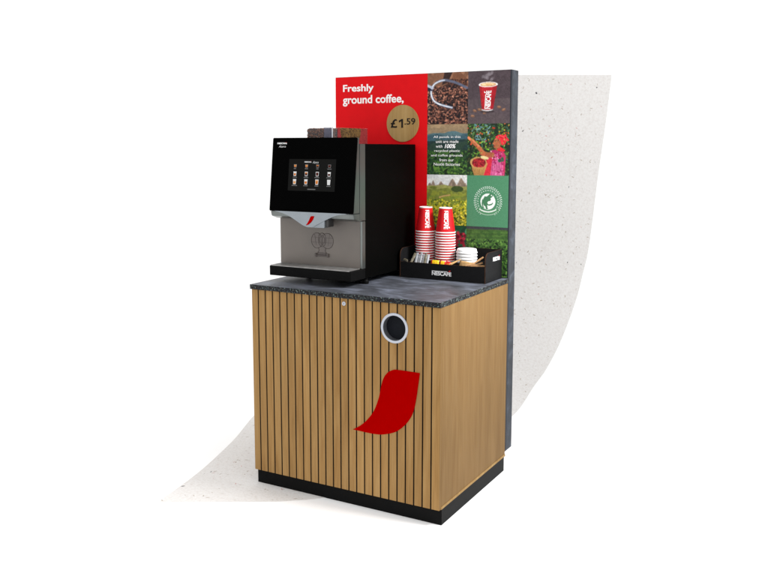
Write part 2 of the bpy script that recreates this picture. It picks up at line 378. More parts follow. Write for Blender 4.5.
while nf < 1500:
    s = rng.uniform(3.53, 7.18); a = rng.uniform(-1, 1.42)
    if not (np.interp(s, Ls, La[:, 0]) + .01 < a < np.interp(s, Rs, Ra[:, 0]) - .01): continue
    big = rng.rand() < .022
    L_ = rng.uniform(.009, .016) if big else rng.uniform(.004, .020); W_ = L_ * (rng.uniform(.5, .8) if big else rng.uniform(.15, .4))
    th = rng.uniform(0, PI); n = 6
    fac = 1.0 if s > D0 else 1.0
    vs = []
    for k in range(n):
        p = 2 * PI * k / n + rng.uniform(-.3, .3); ex, ey = L_ / 2 * math.cos(p), W_ / 2 * math.sin(p)
        vs.append(bm.verts.new(sweep(a + ex * math.cos(th) - ey * math.sin(th), s + ex * math.sin(th) + ey * math.cos(th), .0018)))
    f = bm.faces.new(vs); q = rng.rand()
    f.material_index = 0 if big or q < .03 else (2 if q < .12 else 1)
    nf += 1
fo = part('paper_fleck', bm, [M['fleck_dark'], M['fleck_tan'], M['fleck_rose']], sw); fo['kind'] = 'stuff'

# ------------------------------------------------------------------ the kiosk: cabinet with its back board
W, D, HT = .93115, .7115, .900
HB = .069
kiosk = thing('coffee_kiosk', 'oak slatted coffee counter with slate top, black plinth and tall printed back board', 'kiosk', (-W / 2, D / 2, 0))
part('plinth', B(-W + .0005, .0012, .019, .7, 0, HB - .0002, bev=.0015), M['plinth'], kiosk)
bm = bmesh.new(); box(bm, -.018, 0, .0145, D, HB, HT, bev=.0008)
box(bm, -.016, .0030, .0148, D - .0005, HB - .001, HB + .0095, bev=.0012, mi=1)
part('side_panel', bm, [M['oak_side'], M['oak_trim']], kiosk)
part('side_panel', B(-W, -W + .018, .0145, D, HB, HT, bev=.0008), M['oak_side'], kiosk)
part('rear_panel', B(-W + .0185, -.0185, D - .014, D - .001, HB, HT - .001), M['groove'], kiosk)

def cut_hole(ob, cx, cz, r):
    bmc = bmesh.new(); prism(bmc, [(cx + r * math.cos(2 * PI * k / 64), cz + r * math.sin(2 * PI * k / 64)) for k in range(64)], 'y', -.1, .1)
    cu = part('cutter', bmc, M['groove'])
    md = ob.modifiers.new('b', 'BOOLEAN'); md.operation = 'DIFFERENCE'; md.object = cu; md.solver = 'EXACT'
    off = loc_sum(ob); cu.location = (0, 0, 0)
    bpy.context.view_layer.update()
    me = bpy.data.meshes.new_from_object(ob.evaluated_get(bpy.context.evaluated_depsgraph_get()))
    ob.modifiers.clear(); old = ob.data; ob.data = me; me.name = ob.name
    bpy.data.objects.remove(cu)
HC = (-.2073, .7978)
bm = bmesh.new()
edges = [-W] + [-.0391 - k * .03896 for k in range(22, -1, -1)] + [0]
tones = []
for i in range(24):
    a = edges[i] + (0 if i == 0 else .0029); b = edges[i + 1] - (0 if i == 23 else .0029)
    n0 = len(bm.verts)
    box(bm, a, b, 0, .0140, HB - .0005, HT - .0002, bev=.0009)
    tones += [rng.rand()] * (len(bm.verts) - n0)
slo = part('slatted_front', bm, M['oak_slat'], kiosk)
cut_hole(slo, HC[0], HC[1], .0535)
slt = rng.rand(24); xo = loc_sum(slo).x
slo.data.materials.append(M['groove']); slo.data.materials.append(M['oak_side'])      # the veneered board is grooved: black flanks between the slats
for f in slo.data.polygons:
    cx = f.center.x + xo
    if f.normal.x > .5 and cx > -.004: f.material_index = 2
    if abs(f.normal.x) > .75 and -W + .004 < cx < -.004 and not (abs(f.center.z + loc_sum(slo).z - HC[1]) < .0540 and abs(cx - HC[0]) < .054 and f.area < .0002): f.material_index = 1
at = slo.data.attributes.new('tone', 'FLOAT', 'POINT')
at.data.foreach_set('value', [float(slt[min(max(int(np.searchsorted(edges, v.co.x + xo)) - 1, 0), 23)]) for v in slo.data.vertices])
gp = part('front_panel', B(-W + .0185, -.0185, .0142, .026, HB, HT - .001), M['groove'], kiosk); cut_hole(gp, HC[0], HC[1], .0535)
# the strip of carcass seen between slats at both ends
# bin opening
def ring_y(bm, prof, cx, cz, n=64, mi=0):
    rings = [[bm.verts.new((cx + r * math.cos(2 * PI * i / n), y, cz + r * math.sin(2 * PI * i / n))) for i in range(n)] for r, y in prof]
    for a, b in zip(rings, rings[1:]):
        for i in range(n): bm.faces.new((a[i], a[(i + 1) % n], b[(i + 1) % n], b[i])).material_index = mi
bm = bmesh.new()
ring_y(bm, [(.0625, .0), (.0625, -.0025), (.0615, -.0042), (.0575, -.0050), (.0535, -.0044), (.0518, -.0030)], *HC)
ring_y(bm, [(.0518, -.0030), (.0512, 0), (.0505, .03), (.0500, .045)], *HC, mi=1)
bo = part('bin_opening', bm, [M['alu'], M['alu_dark']], kiosk, smooth=True, autosmooth=50)
bm = bmesh.new(); prism(bm, [(HC[0] + .0515 * math.cos(2 * PI * k / 48), HC[1] + .0515 * math.sin(2 * PI * k / 48)) for k in range(48)], 'y', .024, .030)
part('flap', bm, M['flap'], bo)
# lock
bm = bmesh.new(); ring_y(bm, [(.0088, 0), (.0088, -.0022), (.0078, -.003), (.005, -.003), (.0045, -.0022), (.0001, -.0022)], -.4479, .8767, 24)
box(bm, -.4486, -.4472, -.0030, -.0020, .8740, .8794, mi=1)
part('lock', bm, [M['alu'], M['groove']], kiosk, smooth=True, autosmooth=40)
# red swoosh emblem on the slats
SWO = [(-.0904, .6272), (-.1903, .6273), (-.216, .6228), (-.2387, .6094), (-.255, .588), (-.2648, .5633), (-.2714, .533), (-.2813, .4933), (-.3046, .4366), (-.3416, .389), (-.3756, .3606), (-.4064, .3422)]
SWO2 = [(-.4064, .3422), (-.3756, .3413), (-.3215, .3396), (-.2748, .3421), (-.2352, .3518), (-.1961, .3684), (-.1575, .4011), (-.129, .4407), (-.1134, .4836), (-.1042, .531), (-.0982, .572), (-.0904, .6272)]
pts = catmull(SWO, 6)[:-1] + catmull(SWO2, 6)[:-1]
bm = bmesh.new(); prism(bm, pts, 'y', -.0022, -.0004)
part('emblem', bm, M['red_swoosh'], kiosk)

# countertop with a chipped edge
bm = bmesh.new()
x0, x1, y0, y1 = -W - .003, .0032, -.0095, D
per = []
st = .004
def jit(s): return rng.uniform(-s, s)
nx = int((x1 - x0) / st); ny = int((y1 - y0) / st)
for i in range(nx): per.append((x0 + (x1 - x0) * i / nx, y0, 0, -1))
for i in range(ny): per.append((x1, y0 + (y1 - y0) * i / ny, 1, 0))
for i in range(nx): per.append((x1 - (x1 - x0) * i / nx, y1, 0, 0))
for i in range(ny): per.append((x0, y1 - (y1 - y0) * i / ny, -1, 0))
levels = [(.9002, -.0012, .0006), (.906, 0, .0012), (.913, 0, .0012), (.9185, 0, .0012), (.9212, -.0012, .0008)]
R_ = []
for z, off, j in levels:
    R_.append([bm.verts.new((x + nx_ * (off + jit(j)), y + ny_ * (off + jit(j)), z + (jit(.0003) if z < .92 else 0))) for x, y, nx_, ny_ in per])
n = len(per)
for a, b in zip(R_, R_[1:]):
    for i in range(n): bm.faces.new((a[i], a[(i + 1) % n], b[(i + 1) % n], b[i])).material_index = 1
bm.faces.new(R_[-1]).material_index = 0; bm.faces.new(R_[0]).material_index = 1
part('countertop', bm, [M['slate_top'], M['speckle']], kiosk)
CT = .9214

# ---- back board
BX0, BX1, BZ0, BZ1 = -.94212, 0.0, .0887, 1.8725
bm = bmesh.new()
box(bm, BX0, BX1, .7275, .7965, BZ0, BZ1, bev=.001, mi=0)
box(bm, BX0 + .0002, BX1 - .0004, .7145, .7272, BZ0 + .0002, BZ1 - .0004, bev=.0004, mi=1)
board = part('display_board', bm, [M['slate_board'], M['edge_strip']], kiosk)
FY = .7138     # front of the printed sheets
bm = B(BX0 + .0004, -.4237, FY, .7143, .978, BZ1 - .0012); part('red_sheet', bm, M['red_print'], board)  # stops short of the counter; bare dark board below stands in for shade
bm = bmesh.new()
text_front(bm, 'Freshly', -.8969, -.7195, 1.7885, 1.8335, FY - .0001, bold=.022)
text_front(bm, 'ground coffee,', -.8985, -.5521, 1.7270, 1.7800, FY - .0001, bold=.022)
part('headline', bm, M['white_print'], board)
bm = bmesh.new()
prism(bm, [(-.5556 + .0885 * math.cos(2 * PI * k / 72), 1.639 + .0885 * math.sin(2 * PI * k / 72)) for k in range(72)], 'y', FY - .0002, FY - .0035, mi=0)
text_front(bm, '£', -.6215, -.5850, 1.6180, 1.6600, FY - .0036, bold=.02, mi=1)
prism(bm, [(-.5625, 1.6180), (-.5535, 1.6180), (-.5535, 1.6600), (-.5605, 1.6600), (-.5770, 1.6515), (-.5745, 1.6440), (-.5625, 1.6495)], 'y', FY - .0036, FY - .0044, mi=1)
text_front(bm, '.59', -.5450, -.4865, 1.6325, 1.6635, FY - .0036, bold=.012, mi=1)
part('price_disc', bm, [M['price_oak'], M['ink']], board)

# ---- printed photographs: drawn as ink on a fine mesh
class Cv:
    def __init__(s, w=110, h=126, asp=1.143, seed=1):
        s.w, s.h = w, h
        s.x, s.y = np.meshgrid((np.arange(w) + .5) / w, (np.arange(h) + .5) / h)   # both 0..1, y downwards
        s.asp = h / w * 1.0; s.c = np.zeros((h, w, 3)); s.r = np.random.RandomState(seed)
    def noise(s, f, fy=None, oct=3):
        fy = fy or f; out = np.zeros((s.h, s.w)); amp = 1; tot = 0
        for o in range(oct):
            gx, gy = int(f * 2 ** o) + 2, int(fy * 2 ** o) + 2
            g = s.r.rand(gy + 1, gx + 1)
            u = s.x * (gx - 1); v = s.y * (gy - 1); i = u.astype(int); j = v.astype(int); u -= i; v -= j
            u = u * u * (3 - 2 * u); v = v * v * (3 - 2 * v)
            out += amp * ((g[j, i] * (1 - u) + g[j, i + 1] * u) * (1 - v) + (g[j + 1, i] * (1 - u) + g[j + 1, i + 1] * u) * v)
            tot += amp; amp *= .5
        return out / tot
    def put(s, m, col, a=1.0):
        m = (np.asarray(m, float) * a)[..., None]; s.c = s.c * (1 - m) + np.array(col, float) * m
    def ell(s, cx, cy, rx, ry, col, rot=0, a=1.0, clip=None):
        dx = s.x - cx; dy = (s.y - cy) * s.asp; c, n = math.cos(rot), math.sin(rot)
        d = ((dx * c + dy * n) / rx) ** 2 + ((-dx * n + dy * c) / ry) ** 2
        m = d < 1
        if clip is not None: m = m & clip
        s.put(m, col, a)
    def poly(s, pts, col, a=1.0):
        ins = np.zeros((s.h, s.w), bool); n = len(pts)
        for i in range(n):
            (ax, ay), (bx, by) = pts[i], pts[(i + 1) % n]
            if ay == by: continue
            cnd = ((s.y > ay) != (s.y > by)) & (s.x < (bx - ax) * (s.y - ay) / (by - ay) + ax)
            ins ^= cnd
        s.put(ins, col, a); return ins
    def line(s, pts, w, col, a=1.0):
        d = np.full((s.h, s.w), 9.)
        for (ax, ay), (bx, by) in zip(pts, pts[1:]):
            ay_, by_ = ay * s.asp, by * s.asp; vx, vy = bx - ax, by_ - ay_; L = vx * vx + vy * vy + 1e-9
            t = np.clip(((s.x - ax) * vx + (s.y * s.asp - ay_) * vy) / L, 0, 1)
            d = np.minimum(d, np.hypot(s.x - ax - t * vx, s.y * s.asp - ay_ - t * vy))
        s.put(np.clip((w - d) / (w * .4) + .3, 0, 1), col, a)
    def leaves(s, n, cols, r0, r1, ylo, yhi, el=.45, grow=0, xlo=0, xhi=1):
        for k in range(n):
            y = s.r.uniform(ylo, yhi); r = s.r.uniform(r0, r1) * (1 + grow * (y - ylo)); c = np.array(cols[s.r.randint(len(cols))]) * s.r.uniform(.85, 1.12)
            s.ell(s.r.uniform(xlo, xhi), y, r, r * el, np.clip(c, 0, 255), s.r.uniform(0, PI))
    def mesh(s, name, x0, x1, z0, z1, parent, extra=None, k=1.15, soft=True):
        g = s.c
        if soft:      # a printed photograph has soft edges and fine tonal variation
            p = np.pad(g, ((1, 1), (1, 1), (0, 0)), 'edge'); p = (p[:-2] + 2 * p[1:-1] + p[2:]) / 4; g = (p[:, :-2] + 2 * p[:, 1:-1] + p[:, 2:]) / 4
            g = g * (1 + .24 * (s.noise(26, 30, 3) - .5) + .08 * (s.noise(5, 6, 2) - .5))[..., None]
        g = g + s.r.normal(0, 5 if soft else 3, (s.h, s.w, 1)); g = np.clip(g, 2, 250) / 255
        l = np.where(g <= .04045, g / 12.92, ((g + .055) / 1.055) ** 2.4) / k
        w_, h_ = s.w, s.h
        off = loc_sum(parent)
        gx = np.linspace(x0, x1, w_) - off.x; gz = np.linspace(z1, z0, h_) - off.z
        xx, zz = np.meshgrid(gx, gz); co = np.stack([xx, np.full_like(xx, FY - off.y), zz], -1).reshape(-1, 3)
        i = np.arange(h_ * w_).reshape(h_, w_)
        q = np.stack([i[:-1, :-1], i[1:, :-1], i[1:, 1:], i[:-1, 1:]], -1).reshape(-1, 4)
        me = bpy.data.meshes.new(name); me.from_pydata(co.tolist(), [], q.tolist())
        a = me.attributes.new('ink', 'FLOAT_COLOR', 'POINT')
        a.data.foreach_set('color', np.concatenate([l.reshape(-1, 3), np.ones((w_ * h_, 1))], 1).ravel())
        me.materials.append(M['photo'])
        if extra is not None:      # printed lettering joined into the sheet
            bm = bmesh.new(); bm.from_mesh(me)
            extra_bm, mats = extra
            bmesh.ops.translate(extra_bm, verts=extra_bm.verts, vec=-off); merge(bm, extra_bm); bm.to_mesh(me); bm.free()
            for m_ in mats: me.materials.append(m_)
        o = bpy.data.objects.new(name, me); COL.objects.link(o); o.parent = parent
        return o
CX0, CX1, CX2 = -.4235, -.2135, -.0060
RZ = [1.8712, 1.6325, 1.3950, 1.1560, .925]
TW = CX1 - CX0

# beans in a sack with a steel scoop
c = Cv(130, 148, seed=3); c.put(np.ones_like(c.x), (30, 20, 22))
n_ = c.noise(5)
up = c.y < .24 + .05 * np.sin(c.x * 7)
c.put(up, (128, 88, 66)); c.put(up & (n_ > .55), (158, 112, 86)); c.poly([(.42, 0), (.62, 0), (.5, .2), (.36, .24)], (52, 34, 32)); c.poly([(.62, .02), (.8, .0), (.98, .14), (.9, .24), (.6, .18)], (120, 78, 56))
c.leaves(160, [(70, 42, 34), (92, 56, 46), (44, 28, 26)], .02, .035, .15, .42, .6, xlo=.45)
c.leaves(900, [(78, 48, 40), (116, 74, 62), (54, 34, 32), (150, 98, 80), (36, 24, 28), (96, 60, 50), (28, 22, 28), (180, 122, 100)], .018, .036, .27, 1.02, .6)
c.leaves(120, [(190, 128, 100), (210, 150, 120), (160, 98, 76)], .012, .026, .32, 1.0, .5)
arc = catmull([(.97, .31), (.72, .21), (.50, .155), (.40, .15), (.30, .165), (.18, .215), (.11, .30), (.095, .40), (.14, .51), (.22, .575), (.38, .63), (.61, .68)], 5)
c.line(arc, .030, (96, 100, 120)); c.line(arc[14:], .019, (205, 212, 226)); c.line(arc[22:50], .010, (240, 244, 250)); c.line([(0, .24), (.13, .29)], .03, (190, 196, 214)); c.line([(0, .30), (.10, .33)], .02, (30, 34, 60))
c.mesh('photo_tile', CX0, CX1, RZ[1], RZ[0], board)
# paper cup on a dark table
c = Cv(130, 148, seed=4); c.put(np.ones_like(c.x), (74, 62, 67)); c.put(c.y > .53, (88, 76, 79)); c.put(c.noise(3) > .6, (82, 70, 75), .5)
for k in range(26):
    t = c.r.rand(); c.ell(.47 + .13 * math.sin(t * 9) * (1 - t * .3) + c.r.uniform(-.03, .03), .02 + t * .17, .045, .03, (150, 142, 148), c.r.uniform(0, 3), .22)
for bx, by, ro in ((.12, .85, .1), (.17, .75, .4), (.28, .73, .2), (.41, .79, -.3), (.74, .69, .2), (.85, .74, -.3), (.35, .74, .6)):
    c.ell(bx, by, .052, .03, (120, 86, 68), ro); c.ell(bx, by - .008, .035, .014, (160, 118, 92), ro)
c.ell(.47, .77, .17, .03, (50, 40, 44), 0, .7)
c.ell(.465, .735, .135, .030, (200, 196, 198)); c.poly([(.27, .285), (.69, .285), (.605, .72), (.335, .72)], (186, 34, 44)); c.ell(.47, .715, .135, .022, (186, 34, 44))
c.poly([(.58, .285), (.69, .285), (.605, .72), (.55, .72)], (158, 24, 34)); c.poly([(.27, .285), (.33, .285), (.375, .72), (.335, .72)], (166, 28, 38))
c.ell(.48, .262, .225, .058, (246, 244, 242)); c.ell(.48, .262, .19, .043, (206, 160, 118)); c.ell(.47, .258, .15, .03, (246, 214, 164)); c.ell(.5, .268, .08, .014, (222, 168, 110))
eb = wordmark(1, 1); tmp = bmesh.new()
put(tmp, eb, lambda a, b, d: (CX1 + TW * .545 - b * .034 + (a - .5) * .004, FY - .0003 - d * .0004, RZ[1] + .067 + a * .082))
c.mesh('photo_tile', CX1, CX2, RZ[1], RZ[0], board, (tmp, [M['white_print']]))
# misty hills with a caption
c = Cv(120, 136, seed=5)
g = c.y[..., None]; c.c = np.array([150, 126, 96.]) * (1 - g) + np.array([120, 116, 104.]) * g
c.put(c.noise(3, 8) > .58, (176, 148, 112), .5)
def ridge(cv, base, amp, f, col, a=1.0, ph=0):
    h = base + amp * (np.sin(cv.x * f + ph) * .6 + np.sin(cv.x * f * 2.3 + ph * 2) * .3 + np.sin(cv.x * f * 5.1 + 1) * .1); cv.put(cv.y > h, col, a)
ridge(c, .17, .035, 6, (84, 112, 118), 1, 1); ridge(c, .22, .03, 8, (60, 88, 98), 1, 3); ridge(c, .32, .02, 5, (34, 54, 52), 1, .4); c.put((c.y > .3) & (c.noise(6, 9) > .55), (48, 70, 52), .6)
ridge(c, .52, .02, 4, (44, 74, 42), .8, 1)
c.leaves(420, [(46, 80, 38), (64, 104, 44), (36, 60, 34), (84, 122, 52), (28, 46, 30)], .02, .04, .52, 1.0, .5, grow=.8)
c.leaves(70, [(112, 148, 66), (96, 134, 56)], .015, .03, .74, 1.0, .5)
tmp = bmesh.new(); k_ = RZ[2]
cap = [('All panels in this', .16, .83, .265), ('unit are made', .22, .78, .350), ('with', .22, .385, .445), ('100%', .44, .72, .445), ('recycled plastic', .18, .82, .540), ('and coffee grounds', .10, .885, .630), ('from our', .31, .67, .715), ('Nestlé factories', .17, .82, .800)]
for s_, a_, b_, y_ in cap:
    h_ = .085 if s_ == '100%' else .058
    text_front(tmp, s_, CX0 + TW * a_, CX0 + TW * b_, RZ[1] - (RZ[1] - RZ[2]) * (y_ + h_ * .35), RZ[1] - (RZ[1] - RZ[2]) * (y_ - h_ * .65), FY - .0002, th=.0004, bold=.03 if s_ == '100%' else .0, shear=.25 if s_ == '100%' else 0, mi=1)
c.mesh('photo_tile', CX0, CX1, RZ[2], RZ[1] - .0004, board, (tmp, [M['white_print']]))
# a coffee picker with a basket of cherries
c = Cv(140, 158, seed=6); c.put(np.ones_like(c.x), (30, 44, 30)); c.put(c.noise(8) > .55, (46, 62, 36), .8)
c.leaves(520, [(44, 78, 40), (66, 112, 48), (30, 52, 34), (88, 130, 60), (92, 88, 44), (56, 92, 80)], .018, .04, 0, 1, .4)
c.leaves(50, [(120, 158, 170), (96, 140, 150), (110, 150, 90)], .02, .05, .02, .36, .25, xlo=.1, xhi=.55)
c.leaves(34, [(210, 60, 40), (224, 96, 44), (196, 150, 40)], .014, .02, 0, .4, .9)
c.leaves(20, [(120, 190, 50), (150, 200, 60)], .015, .035, .3, .65, .4, xlo=.1, xhi=.55)
c.poly([(.60, .55), (.72, .50), (.86, .52), (.92, .62), (.90, 1.0), (.38, 1.0), (.46, .70), (.56, .62)], (190, 50, 96))       # blouse and apron
c.poly([(.46, .70), (.60, .66), (.56, 1.0), (.38, 1.0)], (214, 44, 62)); c.poly([(.60, .72), (.74, .70), (.86, .82), (.84, 1.0), (.56, 1.0)], (206, 92, 146))
for k in range(12): c.line([(.62 + .02 * k, .74), (.60 + .024 * k, .99)], .006, (228, 130, 170) if k % 2 else (160, 40, 90))
c.poly([(.70, .66), (.86, .64), (.88, .72), (.76, .74)], (40, 96, 66))
c.poly([(.55, .52), (.66, .50), (.80, .50), (.84, .62), (.80, .68), (.60, .68)], (168, 40, 92)); c.line([(.57, .53), (.61, .67)], .014, (236, 180, 190))
c.line([(.60, .60), (.47, .605), (.36, .565)], .062, (168, 92, 62)); c.line([(.40, .58), (.28, .46), (.12, .33)], .050, (190, 104, 66)); c.line([(.28, .43), (.14, .32)], .018, (226, 140, 96)); c.ell(.05, .285, .06, .035, (206, 112, 70), .7)
c.poly([(.0, .27), (.03, .24), (.10, .30), (.06, .33)], (226, 134, 88))
c.poly([(.66, .44), (.80, .44), (.84, .52), (.70, .53)], (150, 84, 60)); c.ell(.715, .37, .088, .112, (176, 98, 64)); c.poly([(.645, .335), (.61, .375), (.60, .395), (.645, .40)], (190, 110, 72)); c.ell(.675, .44, .05, .04, (168, 92, 60)); c.line([(.63, .435), (.66, .43)], .008, (130, 40, 40))
c.line([(.655, .335), (.69, .33)], .007, (40, 24, 22)); c.ell(.79, .36, .03, .04, (150, 84, 58))
c.poly([(.66, .26), (.74, .215), (.86, .22), (.92, .20), (.92, .24), (1.0, .33), (.93, .34), (.90, .40), (.82, .42), (.79, .33), (.72, .29)], (222, 44, 56)); c.line([(.74, .25), (.84, .28), (.88, .38)], .010, (182, 26, 42)); c.line([(.78, .235), (.9, .27)], .008, (244, 90, 90))
c.poly([(.70, .50), (.80, .45), (.89, .50), (.90, .53), (.76, .53)], (220, 40, 50))
c.poly([(.09, .76), (.50, .76), (.40, 1.0), (.17, 1.0)], (186, 140, 82)); c.ell(.27, .745, .20, .12, (196, 152, 92)); c.ell(.285, .755, .165, .10, (120, 30, 36)); c.ell(.42, .655, .10, .035, (226, 206, 150), .2)
c.leaves(150, [(170, 34, 44), (200, 52, 54), (120, 22, 34)], .012, .018, .69, .83, .9, xlo=.16, xhi=.41)
c.leaves(90, [(170, 200, 90), (120, 160, 70), (24, 34, 24)], .010, .022, 0, .66, .4)
c.leaves(46, [(232, 150, 186), (150, 34, 84), (196, 70, 130)], .012, .03, .56, .98, .35, xlo=.62, xhi=.88)
for k in range(7): c.line([(.12 + k * .045, .88), (.18 + k * .034, .99)], .006, (140, 98, 52))
c.mesh('photo_tile', CX1, CX2, RZ[2], RZ[1] - .0004, board)
# plantation below rock peaks
c = Cv(120, 136, seed=8); c.put(np.ones_like(c.x), (222, 222, 218)); c.put(c.noise(3, 6) > .5, (204, 206, 208), .6)
h = np.full_like(c.x, .27)
for px_, pw, ph_ in ((.08, .10, .12), (.16, .09, .16), (.36, .14, .145), (.5, .1, .07), (.64, .17, .19), (.86, .17, .21), (.95, .1, .12), (.25, .3, .06), (.75, .4, .07)):
    h = np.minimum(h, .27 - ph_ * np.exp(-np.abs((c.x - px_) / pw * 1.7) ** 1.6))
h += (c.noise(24, 2) - .5) * .05
c.put(c.y > h, (140, 122, 108)); c.put((c.y > h) & (c.noise(30, 14) > .52), (176, 150, 128), .6); c.put((c.y > h + .03) & (c.noise(14, 10) > .56), (112, 100, 84), .6)
ridge(c, .22, .02, 7, (150, 150, 84), 1, 2); ridge(c, .28, .02, 9, (116, 124, 56), 1, .3); c.ell(.76, .28, .15, .07, (62, 78, 40)); c.ell(.16, .26, .1, .03, (104, 112, 50))
c.put((c.y > .32) & (c.noise(10, 14) > .5), (140, 146, 54), .8); c.line([(.32, .45), (.44, .42), (.58, .40)], .014, (206, 164, 110)); c.put((c.y > .42) & (np.sin((c.y * 60 + c.x * 9)) > .2), (104, 130, 50), .5)
c.leaves(700, [(196, 190, 40), (222, 206, 50), (140, 156, 40), (92, 112, 36), (236, 222, 84), (66, 84, 32), (170, 182, 50), (206, 196, 44)], .014, .034, .50, 1.02, .4, grow=.6)
c.leaves(60, [(240, 226, 110), (232, 214, 80)], .012, .024, .6, 1.0, .4); c.leaves(60, [(50, 66, 30)], .02, .03, .7, 1.0, .5)
c.mesh('photo_tile', CX0, CX1, RZ[3], RZ[2] - .0004, board)
# green tile with a round seal
c = Cv(200, 228, seed=9); c.put(np.ones_like(c.x), (76, 134, 98)); c.put(c.noise(60) > .5, (84, 142, 106), .5)
sx, sy = .515, .505
GW = (238, 244, 238); GG = (82, 138, 98)
for k in range(36):
    a_ = math.radians(-238 + 296 * k / 35); ca, sa = math.cos(a_), math.sin(a_)
    for rad, sz in ((.325, .013), (.292, .011)):
        a2 = a_ + (.035 if rad < .3 else 0)
        c.ell(sx + rad * math.cos(a2), sy - rad * math.sin(-a2) / c.asp, sz * 1.5, sz * .62, GW, a2 + .5, .9)
for k in range(21):
    a_ = math.radians(-218 + 256 * k / 20)
    c.ell(sx + .245 * math.cos(a_), sy + .245 * math.sin(a_) / c.asp, .018, .008, GW, a_ + (1.57 if k % 3 else .3), .85)
c.ell(sx, sy, .178, .178, GW)
fr = [(.44, .40), (.47, .41), (.50, .40), (.54, .37), (.56, .345), (.59, .345), (.62, .37), (.63, .40), (.605, .425), (.575, .44), (.59, .46), (.57, .49), (.52, .50), (.50, .53), (.53, .56), (.60, .545), (.63, .52), (.64, .535), (.61, .57), (.55, .585), (.50, .575), (.51, .64), (.54, .65), (.47, .655), (.455, .60), (.42, .585), (.40, .545), (.41, .60), (.44, .64), (.39, .62), (.365, .55), (.37, .49), (.385, .44), (.39, .48), (.41, .44)]
c.poly(fr, (70, 124, 88)); c.ell(.598, .385, .014, .014, GW)
c.poly([(.25, .655), (.30, .63), (.515, .69), (.73, .63), (.78, .655), (.74, .72), (.64, .765), (.515, .775), (.39, .765), (.29, .72)], GG)
for k in range(15):
    t = -1 + 2 * k / 14; c.ell(sx + t * .19, .705 - t * t * .045, .012 if k % 2 else .015, .018, GW, t * .5, .9)
c.line(catmull([(.30, .70), (.38, .745), (.515, .765), (.65, .745), (.73, .70)], 6), .006, GW, .7)
c.mesh('photo_tile', CX1, CX2, RZ[3], RZ[2] - .0004, board, soft=False)
# coffee cherries
c = Cv(110, 126, seed=10); c.put(np.ones_like(c.x), (28, 66, 48)); c.put(c.noise(4) > .5, (44, 96, 66), .8); c.leaves(60, [(36, 92, 60), (60, 120, 80), (24, 54, 42), (80, 132, 96)], .05, .12, 0, 1, .4)
c.leaves(40, [(150, 30, 50), (188, 50, 66), (110, 22, 40)], .035, .05, .12, .62, .9, xlo=.62, xhi=.98)
c.mesh('photo_tile', CX0, CX1, RZ[4], RZ[3] - .0004, board)
# rows of bushes
c = Cv(120, 136, seed=12); c.put(np.ones_like(c.x), (58, 62, 64)); ridge(c, .055, .006, 5, (66, 96, 46), 1, 1); c.put((c.y > .07) & (np.sin(c.y ** .6 * 70 + c.x * 3) > 0), (84, 122, 54), .6); c.put((c.y > .07) & (c.noise(9) > .55), (50, 82, 38), .6)
c.leaves(900, [(70, 112, 46), (48, 82, 36), (96, 140, 60), (30, 52, 28), (112, 154, 70), (22, 38, 24)], .016, .034, .26, 1.0, .45, grow=.8)
c.mesh('photo_tile', CX1, CX2, RZ[4], RZ[3] - .0004, board)

# ------------------------------------------------------------------ coffee machine
mx0, mx1 = -.918, -.476
mach = thing('coffee_machine', 'black and steel bean-to-cup coffee machine with touch screen on the slate counter', 'coffee machine', (-.7, .42, CT))
part('body', B(mx0 + .002, mx1, .2237, .694, .950, 1.538, bev=.002), M['black'], mach)
bm = bmesh.new()
prism(bm, [(.175, 1.2100), (.2235, 1.2050), (.2235, 1.5375), (.1775, 1.5375)], 'x', mx0, mx1, bev=.0015)
prism(bm, [(.128, 1.2385), (.134, 1.2170), (.176, 1.2040), (.1995, 1.2055), (.1995, 1.2385)], 'x', mx0 + .001, mx1 - .001, bev=.002)
box(bm, -.4862, mx1 - .0005, .1960, .2235, .9955, 1.2035, bev=.001)
part('steel_frame', bm, M['steel'], mach)
part('front_panel', B(-.915, -.4866, .1955, .2230, .9955, 1.2050, bev=.002), M['taupe'], mach)
# door leaning back
door = part('door', (lambda b: (prism(b, [(.1245, 1.241), (.1605, 1.564), (.1740, 1.564), (.1740, 1.241)], 'x', mx0, mx1, bev=.002), b)[1])(bmesh.new()), M['steel'], mach)
def dpt(x, t, off=0.0):       # t = height on the door 0..1
    d = Vector((0, .157 - .120, 1.565 - 1.240)); nrm = Vector((0, -d.z, d.y)).normalized()
    p = Vector((x, .1203, 1.240)) + d * t + nrm * off
    return p
def door_sheet(bm, pts, o0, o1, mi=0):
    t = bmesh.new()
    a = [t.verts.new(dpt(x, v, o0)) for x, v in pts]; b = [t.verts.new(dpt(x, v, o1)) for x, v in pts]
    t.faces.new(a); t.faces.new(b); n = len(pts)
    for i in range(n): t.faces.new((a[i], a[(i + 1) % n], b[(i + 1) % n], b[i]))
    for f in t.faces: f.material_index = mi
    merge(bm, t)
def drect(bm, x0, x1, t0, t1, o, mi=0, r=.0, th=.0003):
    if r:
        pts = [(x, z) for x, z in rrect(x0, x1, t0 * .327, t1 * .327, r)]; pts = [(x, z / .327) for x, z in pts]
    else: pts = [(x0, t0), (x1, t0), (x1, t1), (x0, t1)]
    door_sheet(bm, pts, o, o + th, mi)
bm = bmesh.new(); drect(bm, mx0 + .0005, mx1 - .0005, .0, 1.0, -.0035, r=.007, th=.0045)
glass = part('glass_front', bm, M['black_gloss'], door)
def door_text(bm, tb, x0, x1, t0, t1, o, th=.0003):
    put(bm, tb, lambda a, b, c_: tuple(dpt(x0 + a * (x1 - x0), t0 + b * (t1 - t0), o + c_ * th)))
bm = bmesh.new()
door_text(bm, wordmark(1, 0), -.892, -.840, .913, .938, .0012)
door_text(bm, text_bm('Azera', bold=-.01, shear=.45), -.884, -.845, .868, .897, .0012)
